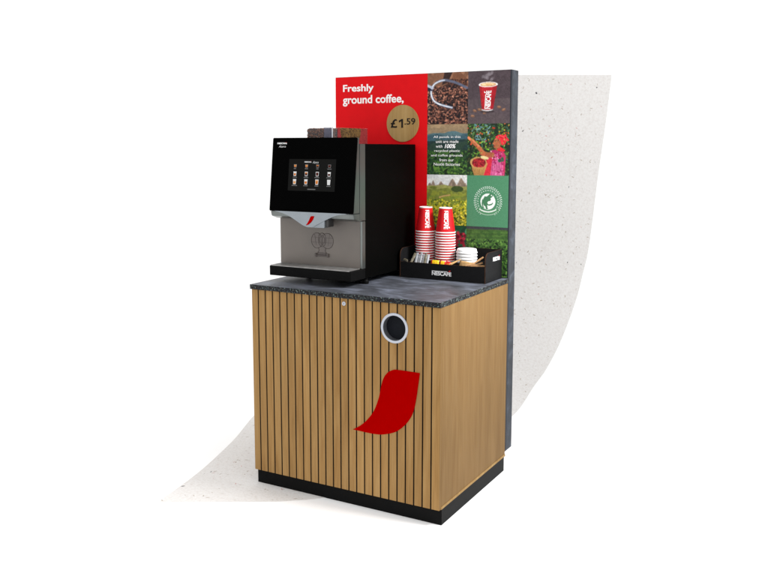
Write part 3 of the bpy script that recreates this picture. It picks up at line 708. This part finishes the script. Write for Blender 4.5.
part('logo', bm, [M['logo_white'], M['sachet_red']], door)
SX0, SX1, ST0, ST1 = -.822, -.575, .285, .712
bm = bmesh.new(); drect(bm, SX0, SX1, ST0, ST1, .0012, 0)
door_text(bm, wordmark(6, 1), SX0 + .083, SX0 + .119, .665, .685, .0017)
door_text(bm, text_bm('Azera', bold=-.01, shear=.45, mi=1), SX0 + .126, SX0 + .157, .655, .687, .0017)
cols = [.14, .385, .62, .87]; SH = ST1 - ST0
looks = [[(3, 4), (3, 4), (4, 5), (2, 5)], [(1, 4), (4, 5), (2, 5), (1, 5)], [(1, 3), (1, 4), (3, 4), (1, 1)]]
for r_i, (v, hh, ww) in enumerate(((.785, .095, .0155), (.535, .14, .0165), (.285, .165, .0175))):
    for c_i, u in enumerate(cols):
        cxx = SX0 + (SX1 - SX0) * u; tt = ST0 + SH * v; h2 = SH * hh / 2; w2 = ww / 2
        a_, b_ = looks[r_i][c_i]
        door_sheet(bm, [(cxx - w2 * .8, tt - h2), (cxx + w2 * .8, tt - h2), (cxx + w2, tt + h2), (cxx - w2, tt + h2)], .0017, .0020, 2 if r_i == 0 else 1)
        door_sheet(bm, [(cxx - w2 * .6, tt - h2 * .75), (cxx + w2 * .6, tt - h2 * .75), (cxx + w2 * .72, tt + h2 * .2), (cxx - w2 * .72, tt + h2 * .2)], .0022, .0025, {1: 1, 2: 5, 3: 3, 4: 4, 5: 5}[b_] if r_i != 2 or b_ != 1 else 1)
        door_sheet(bm, [(cxx - w2 * .72, tt + h2 * .2), (cxx + w2 * .72, tt + h2 * .2), (cxx + w2 * .8, tt + h2 * .7), (cxx - w2 * .8, tt + h2 * .7)], .0022, .0025, {1: 1, 2: 5, 3: 3, 4: 4, 5: 5}[a_])
        wl = [.007, .008, .006, .010, .010, .012, .013, .013, .014, .012, .010, .010][r_i * 4 + c_i]
        xx_ = cxx - wl
        while xx_ < cxx + wl - .002:
            l_ = rng.uniform(.0016, .004); drect(bm, xx_, xx_ + l_, (tt - h2 - ST1 * .0) - .022, (tt - h2) - .012, .0017, 2); xx_ += l_ + .0009
x_ = -.716
while x_ < -.676: drect(bm, x_, x_ + .003, ST0 + .018, ST0 + .03, .0017, 2); x_ += .0042
part('screen', bm, [M['screen'], M['px_white'], M['px_grey'], M['px_latte'], M['px_orange'], M['px_coffee'], M['px_red']], door)
# spout: the silver chevron below the screen
PL = catmull([(-.895, 1.2400), (-.8626, 1.2355), (-.815, 1.2235), (-.7763, 1.2085), (-.7284, 1.1870), (-.7050, 1.1790), (-.6924, 1.1770), (-.6697, 1.1795), (-.640, 1.1945), (-.6141, 1.2080), (-.5759, 1.2250), (-.540, 1.2350), (-.495, 1.2400)], 6)
bm = bmesh.new(); t = bmesh.new()
top = [(p[0], 1.2405) for p in PL]
def yb(x): return .121 - .022 * math.exp(-((x + .70) / .10) ** 2)
va = [t.verts.new((p[0], yb(p[0]) - .004 * 0, p[1])) for p in PL]; vb = [t.verts.new((p[0], .119, 1.2408)) for p in PL]
vc = [t.verts.new((p[0], .150, p[1])) for p in PL]
for i in range(len(PL) - 1):
    if PL[i][1] < 1.2400 or PL[i + 1][1] < 1.2400:
        t.faces.new((va[i], va[i + 1], vb[i + 1], vb[i]))
        t.faces.new((va[i], va[i + 1], vc[i + 1], vc[i]))
merge(bm, t)
box(bm, -.690, -.6180, .112, .150, 1.1745, 1.2200, bev=.003, seg=2)
box(bm, -.6450, -.6050, .124, .170, 1.1780, 1.2150, bev=.004, mi=1, seg=2)
spout = part('spout', bm, [M['silver'], M['dark_metal']], mach, smooth=True, autosmooth=35)
bm = bmesh.new()
bp_ = [(-.6705, 1.2250), (-.6735, 1.2110), (-.6810, 1.1990), (-.6930, 1.1885), (-.7060, 1.1850), (-.6990, 1.1960), (-.6935, 1.2080), (-.6905, 1.2200), (-.6860, 1.2250)]
t = bmesh.new()
def on_plate(x, z, o=0.0012):
    zl = float(np.interp(x, [p[0] for p in PL], [p[1] for p in PL])); k = (z - zl) / (1.2408 - zl)
    return (x, yb(x) * (1 - k) + .119 * k - o, z)
t.faces.new([t.verts.new(on_plate(x, z)) for x, z in bp_]); g_ = bmesh.ops.extrude_face_region(t, geom=list(t.faces))
for v in g_['geom']:
    if isinstance(v, bmesh.types.BMVert): v.co.y += .0011
merge(bm, t); part('badge', bm, M['red_swoosh'], spout)
# embossed cup holder shape on the taupe panel
bm = bmesh.new(); ey = .1945
def cc(cx, cz, rx, rz, n=28): return [(cx + rx * math.cos(2 * PI * k / n), ey, cz + rz * math.sin(2 * PI * k / n)) for k in range(n)]
for (cx, cz, rx, rz) in ((-.7125, 1.1090, .0300, .0345), (-.6565, 1.1090, .0310, .0345), (-.6845, 1.1130, .0200, .0310), (-.6845, 1.1130, .0120, .0200)):
    tube(bm, cc(cx, cz, rx, rz), .0011, 6, closed=True)
for dz in (-.012, .010):
    tube(bm, [(-.738, ey, 1.113 + dz), (-.630, ey, 1.113 + dz)], .0006, 6)
for dx in (-.040, -.018, .018, .040):
    tube(bm, [(-.6845 + dx, ey, 1.137), (-.6845 + dx * .8, ey, 1.088)], .0006, 6)
tube(bm, [(-.7050, ey, 1.079), (-.7010, ey, 1.064), (-.7140, ey, 1.048)], .0014, 6); tube(bm, [(-.6650, ey, 1.079), (-.6690, ey, 1.064), (-.6560, ey, 1.048)], .0014, 6)
box(bm, -.7190, -.6510, .1900, .1958, 1.0395, 1.0455, bev=.001); box(bm, -.7215, -.7130, .1880, .1958, 1.0365, 1.0520, bev=.001); box(bm, -.6570, -.6485, .1880, .1958, 1.0365, 1.0520, bev=.001)
box(bm, -.706, -.664, .1930, .1957, 1.0460, 1.0560, bev=.0005)
for (cx, cz, rx, rz) in ((-.7125, 1.1090, .0300, .0345), (-.6565, 1.1090, .0310, .0345), (-.6845, 1.1130, .0200, .0310)):
    prism(bm, [(p[0], p[2]) for p in cc(cx, cz, rx, rz)], 'y', .1951 - .0002 * (cx + .72) / .03, .1958, mi=1)
prism(bm, [(-.704, 1.09), (-.666, 1.09), (-.666, 1.056), (-.704, 1.056)], 'y', .1949, .1958, mi=1)
part('cup_sensor_relief', bm, [M['emblem'], M['emblem_fill']], mach)
# drip tray
tray = part('drip_tray', B(-.908, mx1 - .0003, .1015, .2234, .9505, .9940, bev=.0025, seg=2), M['tray_black'], mach)
bm = bmesh.new()
box(bm, -.904, -.488, .1040, .1110, .9940, .9975); box(bm, -.904, -.488, .1860, .1930, .9940, .9975)
for k in range(53):
    x = -.904 + k * (.416 - .004) / 52; box(bm, x, x + .004, .1111, .1859, .9942, .9972)
box(bm, -.904, -.488, .1110, .1860, .9938, .9950)
part('grate', bm, M['grate'], tray)
for fx in (-.497, -.895):
    for fy in ((.257 if fx > -.6 else .40), .655):
        bm = bmesh.new(); lathe(bm, [(.0145, CT), (.0155, CT + .003), (.0155, CT + .012), (.012, CT + .018), (.012, .952)], fx, fy, 24, cap0=True, cap1=True)
        part('foot', bm, M['tray_black'], mach, smooth=True, autosmooth=30)
# bean hopper
hx0, hx1, hy0, hy1, hz0, hz1 = -.774, -.632, .205, .505, 1.5385, 1.6105
bm = bmesh.new()
box(bm, hx0 + .006, hx1 - .006, hy0 + .006, hy1 - .006, hz0, hz1 - .006, mi=1)
ico = bmesh.new(); bmesh.ops.create_icosphere(ico, subdivisions=1, radius=1); icov = [v.co.copy() for v in ico.verts]; icof = [[v.index for v in f.verts] for f in ico.faces]; ico.free()
def bean(bm, p, s):
    a = Matrix.Rotation(rng.uniform(0, 6.3), 3, 'X') @ Matrix.Rotation(rng.uniform(0, 6.3), 3, 'Y') @ Matrix.Rotation(rng.uniform(0, 6.3), 3, 'Z')
    vs = [bm.verts.new(Vector(p) + a @ Vector((v.x * s, v.y * s * .7, v.z * s * .55))) for v in icov]
    for f in icof: bm.faces.new([vs[i] for i in f])
for k in range(330): bean(bm, (rng.uniform(hx0 + .006, hx1 - .006), hy0 + .007, rng.uniform(hz0, hz1 - .006)), .0052)
for k in range(640): bean(bm, (hx1 - .007, rng.uniform(hy0 + .006, hy1 - .006), rng.uniform(hz0, hz1 - .006)), .0052)
for k in range(500): bean(bm, (rng.uniform(hx0 + .006, hx1 - .006), rng.uniform(hy0 + .006, hy1 - .006), hz1 - .007), .0052)
hop_beans = bm
bm = bmesh.new()      # clear plastic walls
box(bm, hx0, hx1, hy0, hy0 + .002, hz0, hz1); box(bm, hx1 - .002, hx1, hy0 + .0021, hy1, hz0, hz1); box(bm, hx0, hx0 + .002, hy0 + .0021, hy1, hz0, hz1); box(bm, hx0 + .0021, hx1 - .0021, hy1 - .002, hy1, hz0, hz1)
gm, gnt, gb = nodes('clear_plastic'); sset(gb, .15, 0, .06); gb.inputs['Base Color'].default_value = (.9, .9, .92, 1); gb.inputs['Alpha'].default_value = .03
box(bm, hx1 - .004, hx1 + .0006, hy0 - .0006, hy0 + .004, hz0, hz1 + .0004, mi=1, bev=.001)
box(bm, hx1 - .044, hx1 - .0045, hy0 - .0004, hy0 - .0001, hz0, hz1 - .001, mi=2)
gm2, gnt2, gb2 = nodes('frosted_label'); sset(gb2, .5, 0, .3); gb2.inputs['Base Color'].default_value = alb(112, 114, 134); gb2.inputs['Alpha'].default_value = .5
hop = part('hopper', bm, [gm, M['chrome'], gm2], mach)
part('beans', hop_beans, [M['bean'], M['bean_dark']], hop)
bm = bmesh.new()
M['label_red'] = mat_noise('hopper_label_red', alb(112, 20, 26), alb(166, 60, 62), scale=260, rough=.5, spec=.3, lo=.42, hi=.58)
M['label_gold'] = mat_noise('hopper_label_gold', alb(54, 38, 20), alb(128, 98, 54), scale=180, rough=.5, spec=.3, lo=.42, hi=.58)
box(bm, hx1 + .0001, hx1 + .0006, hy0 + .040, hy1 - .001, hz0 + .001, hz1 - .001)
ov = [(hy0 + .160 + .100 * math.cos(2 * PI * k / 40), hz1 + .006 + .115 * math.sin(2 * PI * k / 40)) for k in range(40)]
ov = [(a, min(max(b, hz0 + .001), hz1 - .0012)) for a, b in ov if True]
oc = []
for p in ov:
    if not oc or (abs(p[0] - oc[-1][0]) + abs(p[1] - oc[-1][1])) > 1e-5: oc.append(p)
# lower half of the oval only, closed along the top rim
low = [(hy0 + .150 + .088 * math.cos(PI + PI * k / 24), hz1 - .0012 + .095 * math.sin(PI + PI * k / 24)) for k in range(25)]
low = [(a, max(b, hz0 + .0012)) for a, b in low]
prism(bm, low, 'x', hx1 + .0007, hx1 + .0012, mi=1)
part('label', bm, [M['label_red'], M['label_gold']], hop)

# ------------------------------------------------------------------ condiment rack
rx0, rx1, ry0, ry1 = -.4600, -.0280, .5090, .7035
rack = thing('condiment_rack', 'black open condiment tray with rounded side panels and white lettering on its front', 'condiment tray', ((rx0 + rx1) / 2, (ry0 + ry1) / 2, CT))
part('base', B(rx0 + .0041, rx1 - .0041, ry0 + .0041, ry1 - .0041, CT, CT + .004), M['rack_black'], rack)
def sideprof():
    z1 = 1.0565; r = .034
    pts = [(ry0, CT), (ry0, z1 - r)]
    for k in range(1, 9):
        a = PI - PI / 2 * k / 8; pts.append((ry0 + r + r * math.cos(a), z1 - r + r * math.sin(a)))
    pts += [(ry1, z1 + .001), (ry1, CT)]
    return pts
for a, b in ((rx0, rx0 + .004), (rx1 - .004, rx1)):
    bm = bmesh.new(); prism(bm, sideprof(), 'x', a, b, mi=0, mi_side=1)
    if b == rx1:
        box(bm, b - .0005, b + .0006, ry0 - .0006, ry0 + .006, .955, .975, mi=0)
        sp_ = part('side_panel', bm, [M['rack_black'], M['rack_edge']], rack)
        bm = bmesh.new(); wm = wordmark(1, 0)
        put(bm, wm, lambda u, v, c_: (rx1 + .0001 + c_ * .0005, .594 + u * .082, 1.012 + v * .021))
        lt = part('lettering', bm, [M['white_vinyl'], M['sachet_red']], sp_)
    else: part('side_panel', bm, [M['rack_black'], M['rack_edge']], rack)
bm = bmesh.new(); prism(bm, [(rx0 + .0041, CT), (rx1 - .0041, CT), (rx1 - .0041, .9950), (rx0 + .0041, .9950)], 'y', ry0 + .0002, ry0 + .004, mi=0, mi_side=1)
fp = part('front_panel', bm, [M['rack_black'], M['rack_edge']], rack)
bm = bmesh.new(); put(bm, wordmark(1, 0), lambda u, v, c_: (-.2925 + u * .098, ry0 + .0001 - c_ * .0006, .9425 + v * .0245))
part('lettering', bm, [M['white_vinyl'], M['sachet_red']], fp)
bm = bmesh.new(); prism(bm, [(rx0 + .0041, CT), (rx1 - .0041, CT), (rx1 - .0041, 1.0560), (rx0 + .0041, 1.0560)], 'y', ry1 - .004, ry1 - .0003, mi=0, mi_side=1)
part('back_panel', bm, [M['rack_black'], M['rack_edge']], rack)
SHZ = .9965
part('shelf', B(rx0 + .0041, rx1 - .0041, .5750, ry1 - .0042, SHZ - .004, SHZ), M['rack_black'], rack)
part('divider', B(rx0 + .0041, rx1 - .0041, .5715, .5749, CT + .0041, SHZ), M['rack_black'], rack)
for x in (-.3190, -.2220, -.1450):
    part('divider', B(x - .0015, x + .0015, ry0 + .0042, .5713, CT + .0041, .985), M['rack_black'], rack)

# ------------------------------------------------------------------ cups (upside down, nested)
ORD = ['', 'second', 'third', 'fourth', 'fifth', 'sixth', 'seventh', 'eighth', 'ninth', 'tenth', 'eleventh', 'lowest']
CR0, CR1, CH = .0455, .0300, .1175
camdir = math.atan2(Y - .62, X + .33)
def make_cup(label, loc, text):
    t = thing('paper_cup', label, 'paper cup', loc, 'red paper cups nested upside down in two stacks')
    bm = bmesh.new(); lathe(bm, [(CR0, .004), (CR1 + .0006, CH - .004)], n=44)
    lathe(bm, [(CR0 - .0006, .004), (CR1, CH - .005)], n=44)
    wall = part('wall', bm, M['cup_red'], t, smooth=True, local=True)
    bm = bmesh.new(); lathe(bm, [(CR0 - .001, .0002), (CR0 + .0012, .0), (CR0 + .0024, .0016), (CR0 + .0024, .0040), (CR0 + .0010, .0055), (CR0 - .001, .0058)], n=44)
    part('rim', bm, M['cup_white'], t, smooth=True, local=True)
    bm = bmesh.new(); lathe(bm, [(CR1 + .0010, CH - .0045), (CR1 + .0008, CH), (CR1 - .0004, CH + .0002), (CR1 - .0016, CH), (CR1 - .0018, CH - .0040), (.0001, CH - .0042)], n=44)
    part('base', bm, M['cup_white'], t, smooth=True, local=True, autosmooth=50)
    if text:
        tb = wordmark(0, 0)
        bmesh.ops.triangulate(tb, faces=tb.faces)
        bmesh.ops.subdivide_edges(tb, edges=[e for e in tb.edges if e.calc_length() > .12], cuts=2)
        bm = bmesh.new(); a0 = camdir + text
        def fn(u, v, c_):
            z = .1040 - u * .0840; r = CR0 + (CR1 - CR0) * (z / CH) + .0004 + c_ * .0006
            a = a0 + (v - .5) * .0235 / .037
            return (r * math.cos(a), r * math.sin(a), z)
        put(bm, tb, fn); part('lettering', bm, M['cup_white'], wall, local=True)
    return t
PITCH = .01205
def cup_stack(x, y, side, text):
    ztop = SHZ + 11 * PITCH
    make_cup(f'topmost red paper cup of the {side} stack, upside down with white lettering showing', (x, y, ztop), text)
    src = None
    for k in range(1, 12):
        lab = f'{ORD[k]} cup from the top of the {side} stack of nested red paper cups' if k < 11 else f'lowest cup of the {side} stack of nested red paper cups'
        if src is None: src = make_cup(lab, (x, y, ztop - k * PITCH), None)
        else: dup(src, (x + rng.uniform(-.0006, .0006), y + rng.uniform(-.0006, .0006), ztop - k * PITCH), lab, rot=(0, 0, rng.uniform(0, 6)))
cup_stack(-.3830, .6230, 'left', .26)
cup_stack(-.2800, .6230, 'right', .12)

# lids
def make_lid(label, loc):
    t = thing('cup_lid', label, 'cup lid', loc, 'white plastic cup lids stacked in the black tray')
    bm = bmesh.new(); lathe(bm, [(.0470, 0), (.0492, .0008), (.0498, .0045), (.0488, .0075), (.0465, .0085), (.0455, .0090)], n=48)
    part('rim', bm, M['lid_white'], t, smooth=True, local=True)
    bm = bmesh.new(); lathe(bm, [(.0466, .0086), (.0462, .0150), (.0450, .0190), (.0430, .0212), (.0400, .0218), (.0380, .0208), (.0365, .0200), (.0001, .0198)], n=48)
    part('dome', bm, M['lid_white'], t, smooth=True, local=True)
    return t
for k, nm in enumerate(('bottom white cup lid of the stack, resting on the black tray shelf', 'second white cup lid from the bottom of the stack', 'white cup lid just beneath the topmost lid of the stack', 'topmost white plastic cup lid, its whole domed top showing')):
    loc = (-.1710, .6250, SHZ + k * .0140)
    if k == 0: lid0 = make_lid(nm, loc)
    else: dup(lid0, loc, nm)

# ------------------------------------------------------------------ sachets and stirrers
def stick(name, label, cat, p0, p1, w, th, mat, group, bend=None, tip=None):
    """flat paper stick from p0 (in the compartment) to p1, built in its own frame"""
    p0, p1 = Vector(p0), Vector(p1); t = thing(name, label, cat, p0, group)
    d = (p1 - p0); L = d.length; d.normalize()
    side = d.cross(Vector((-.05, 1, 0.02))).normalized(); nrm = side.cross(d)
    bm = bmesh.new(); n = 10; rings = []
    for k in range(n + 1):
        u = k / n; c_ = d * L * u
        if bend: c_ += side * bend[0] * max(0, u - .55) ** 2 * 4 + d * bend[1] * max(0, u - .6) ** 2 * 4
        ww = w * (1 if 0 < k < n else .96); tt = th * (.25 if k in (0, n) else (.55 if k in (1, n - 1) else 1))
        rings.append([bm.verts.new(c_ + side * ww / 2 * a + nrm * tt / 2 * b) for a, b in ((-1, 0), (-.5, -1), (.5, -1), (1, 0), (.5, 1), (-.5, 1))])
    for a, b in zip(rings, rings[1:]):
        for i in range(6): bm.faces.new((a[i], a[(i + 1) % 6], b[(i + 1) % 6], b[i]))
    bm.faces.new(rings[0]); bm.faces.new(rings[-1])
    part('packet' if 'sachet' in name or 'stick' in name else 'blade', bm, mat, t, local=True, smooth=True, autosmooth=60)
    return t
cy = .535
g1 = 'grey sugar sticks standing in the left compartment'
stick('sugar_stick', 'tan sugar stick leaning left to right at the far left of the tray', 'sugar stick', (-.423, .524, .962), (-.396, .546, 1.034), .012, .004, M['foil_tan'], g1)
stick('sugar_stick', 'short curled tan sugar stick hooking over the tray lip, leftmost', 'sugar stick', (-.418, .509, .9990), (-.443, .516, 1.008), .011, .004, M['foil_tan'], g1, bend=(.004, 0))
for k, (xa, xb, zt, m, lab) in enumerate(((-.402, -.386, 1.036, 'foil', 'pale grey sugar stick leaning right beside the tan one'), (-.392, -.376, 1.024, 'foil', 'shorter pale grey sugar stick, third upright one from the left'),
        (-.378, -.364, 1.037, 'foil', 'tall pale grey sugar stick in the middle of the bunch'), (-.364, -.352, 1.032, 'foil', 'pale grey sugar stick right of the tall middle one'),
        (-.352, -.341, 1.036, 'foil_tan', 'tan sugar stick between pale ones at the right of the bunch'), (-.342, -.330, 1.030, 'foil', 'rightmost pale grey sugar stick beside the yellow sachets'))):
    stick('sugar_stick', lab, 'sugar stick', (xa, cy, .945), (xb, cy + .012 + .004 * (k % 2), zt), .0125, .004, M[m], g1)
def sachet(name, label, x0, x1, z0, z1, y, mats, rot=0, split=None, cat='sachet', group=None, th=.008):
    t = thing(name, label, cat, ((x0 + x1) / 2, y, z0), group)
    w_, h_ = x1 - x0, z1 - z0; bm = bmesh.new(); nx, nz = 10, 8
    for sgn in (-1, 1):
        g = [[bm.verts.new((w_ * (i / nx - .5), sgn * th / 2 * (math.sin(PI * i / nx) * math.sin(PI * j / nz)) ** .5 + .0008 * math.sin(i * 2.1 + j), h_ * j / nz)) for i in range(nx + 1)] for j in range(nz + 1)]
        for j in range(nz):
            for i in range(nx):
                f = bm.faces.new((g[j][i], g[j][i + 1], g[j + 1][i + 1], g[j + 1][i]))
                if split: f.material_index = split(i / nx, j / nz)
    bmesh.ops.remove_doubles(bm, verts=bm.verts, dist=.00005)
    part('packet', bm, mats, t, local=True, smooth=True); t.rotation_euler = (math.radians(-12), rot, 0)
    return t
ym = [M['sachet_yellow'], M['sachet_red'], M['sachet_orange']]
g2 = 'yellow and red sachets in the second compartment'
sachet('sachet', 'yellow sachet with one red end, left of the other yellow one', -.3135, -.2720, .960, 1.0085, .532, ym, 0, lambda u, v: 1 if u < .18 else (2 if v < .35 else 0), group=g2)
sachet('sachet', 'yellow sachet with red bands at both ends beside the kraft sticks', -.2750, -.2430, .962, 1.0060, .541, ym, .08, lambda u, v: 1 if (u < .2 or u > .72) else 0, group=g2)
sachet('sachet', 'small orange sachet tilted behind the banded yellow one', -.2540, -.2280, .965, 1.0050, .552, [M['sachet_orange'], M['sachet_red']], .25, lambda u, v: 1 if v > .7 else 0, group=g2)
# a round yellow seal on the front one
g3 = 'kraft sticks and sachet in the third compartment'
kb = sachet('sachet', 'wide kraft brown sachet lying open side up below the lids', -.1790, -.1180, .957, 1.0110, .545, [M['kraft'], M['ink']], .10, None, group=g3, th=.006)
stick('sugar_stick', 'long kraft brown stick leaning far left over the tray lip', 'sugar stick', (-.2060, .511, .9980), (-.1720, .560, 1.016), .0055, .003, M['kraft'], g3)
stick('sugar_stick', 'kraft brown stick leaning left just in front of the kraft sachet', 'sugar stick', (-.1950, .507, .9980), (-.1650, .538, 1.018), .0055, .003, M['kraft'], g3)
stick('sugar_stick', 'kraft brown stick pointing right at the edge of the kraft sachet', 'sugar stick', (-.1300, .535, .972), (-.1020, .550, 1.006), .012, .004, M['kraft'], g3)
g4 = 'wooden stirrers in the right compartment'
for a, b, lab in (((-.112, .520, .992), (-.0600, .560, 1.034), 'wooden stirrer standing tallest in the right compartment'),
                  ((-.118, .524, .992), (-.0720, .552, 1.022), 'wooden stirrer just left of the tallest one'),
                  ((-.104, .517, .992), (-.0580, .548, 1.010), 'wooden stirrer leaning low to the right'),
                  ((-.098, .510, .9975), (-.0340, .530, .9985), 'wooden stirrer lying nearly flat towards the right side panel'),
                  ((-.124, .5075, .9985), (-.0850, .526, 1.004), 'short wooden stirrer end poking over the front lip')):
    stick('stirrer', lab, 'stirrer', a, b, .0075, .0022, M['wood_stir'], g4)
scn.cycles.max_bounces = 8
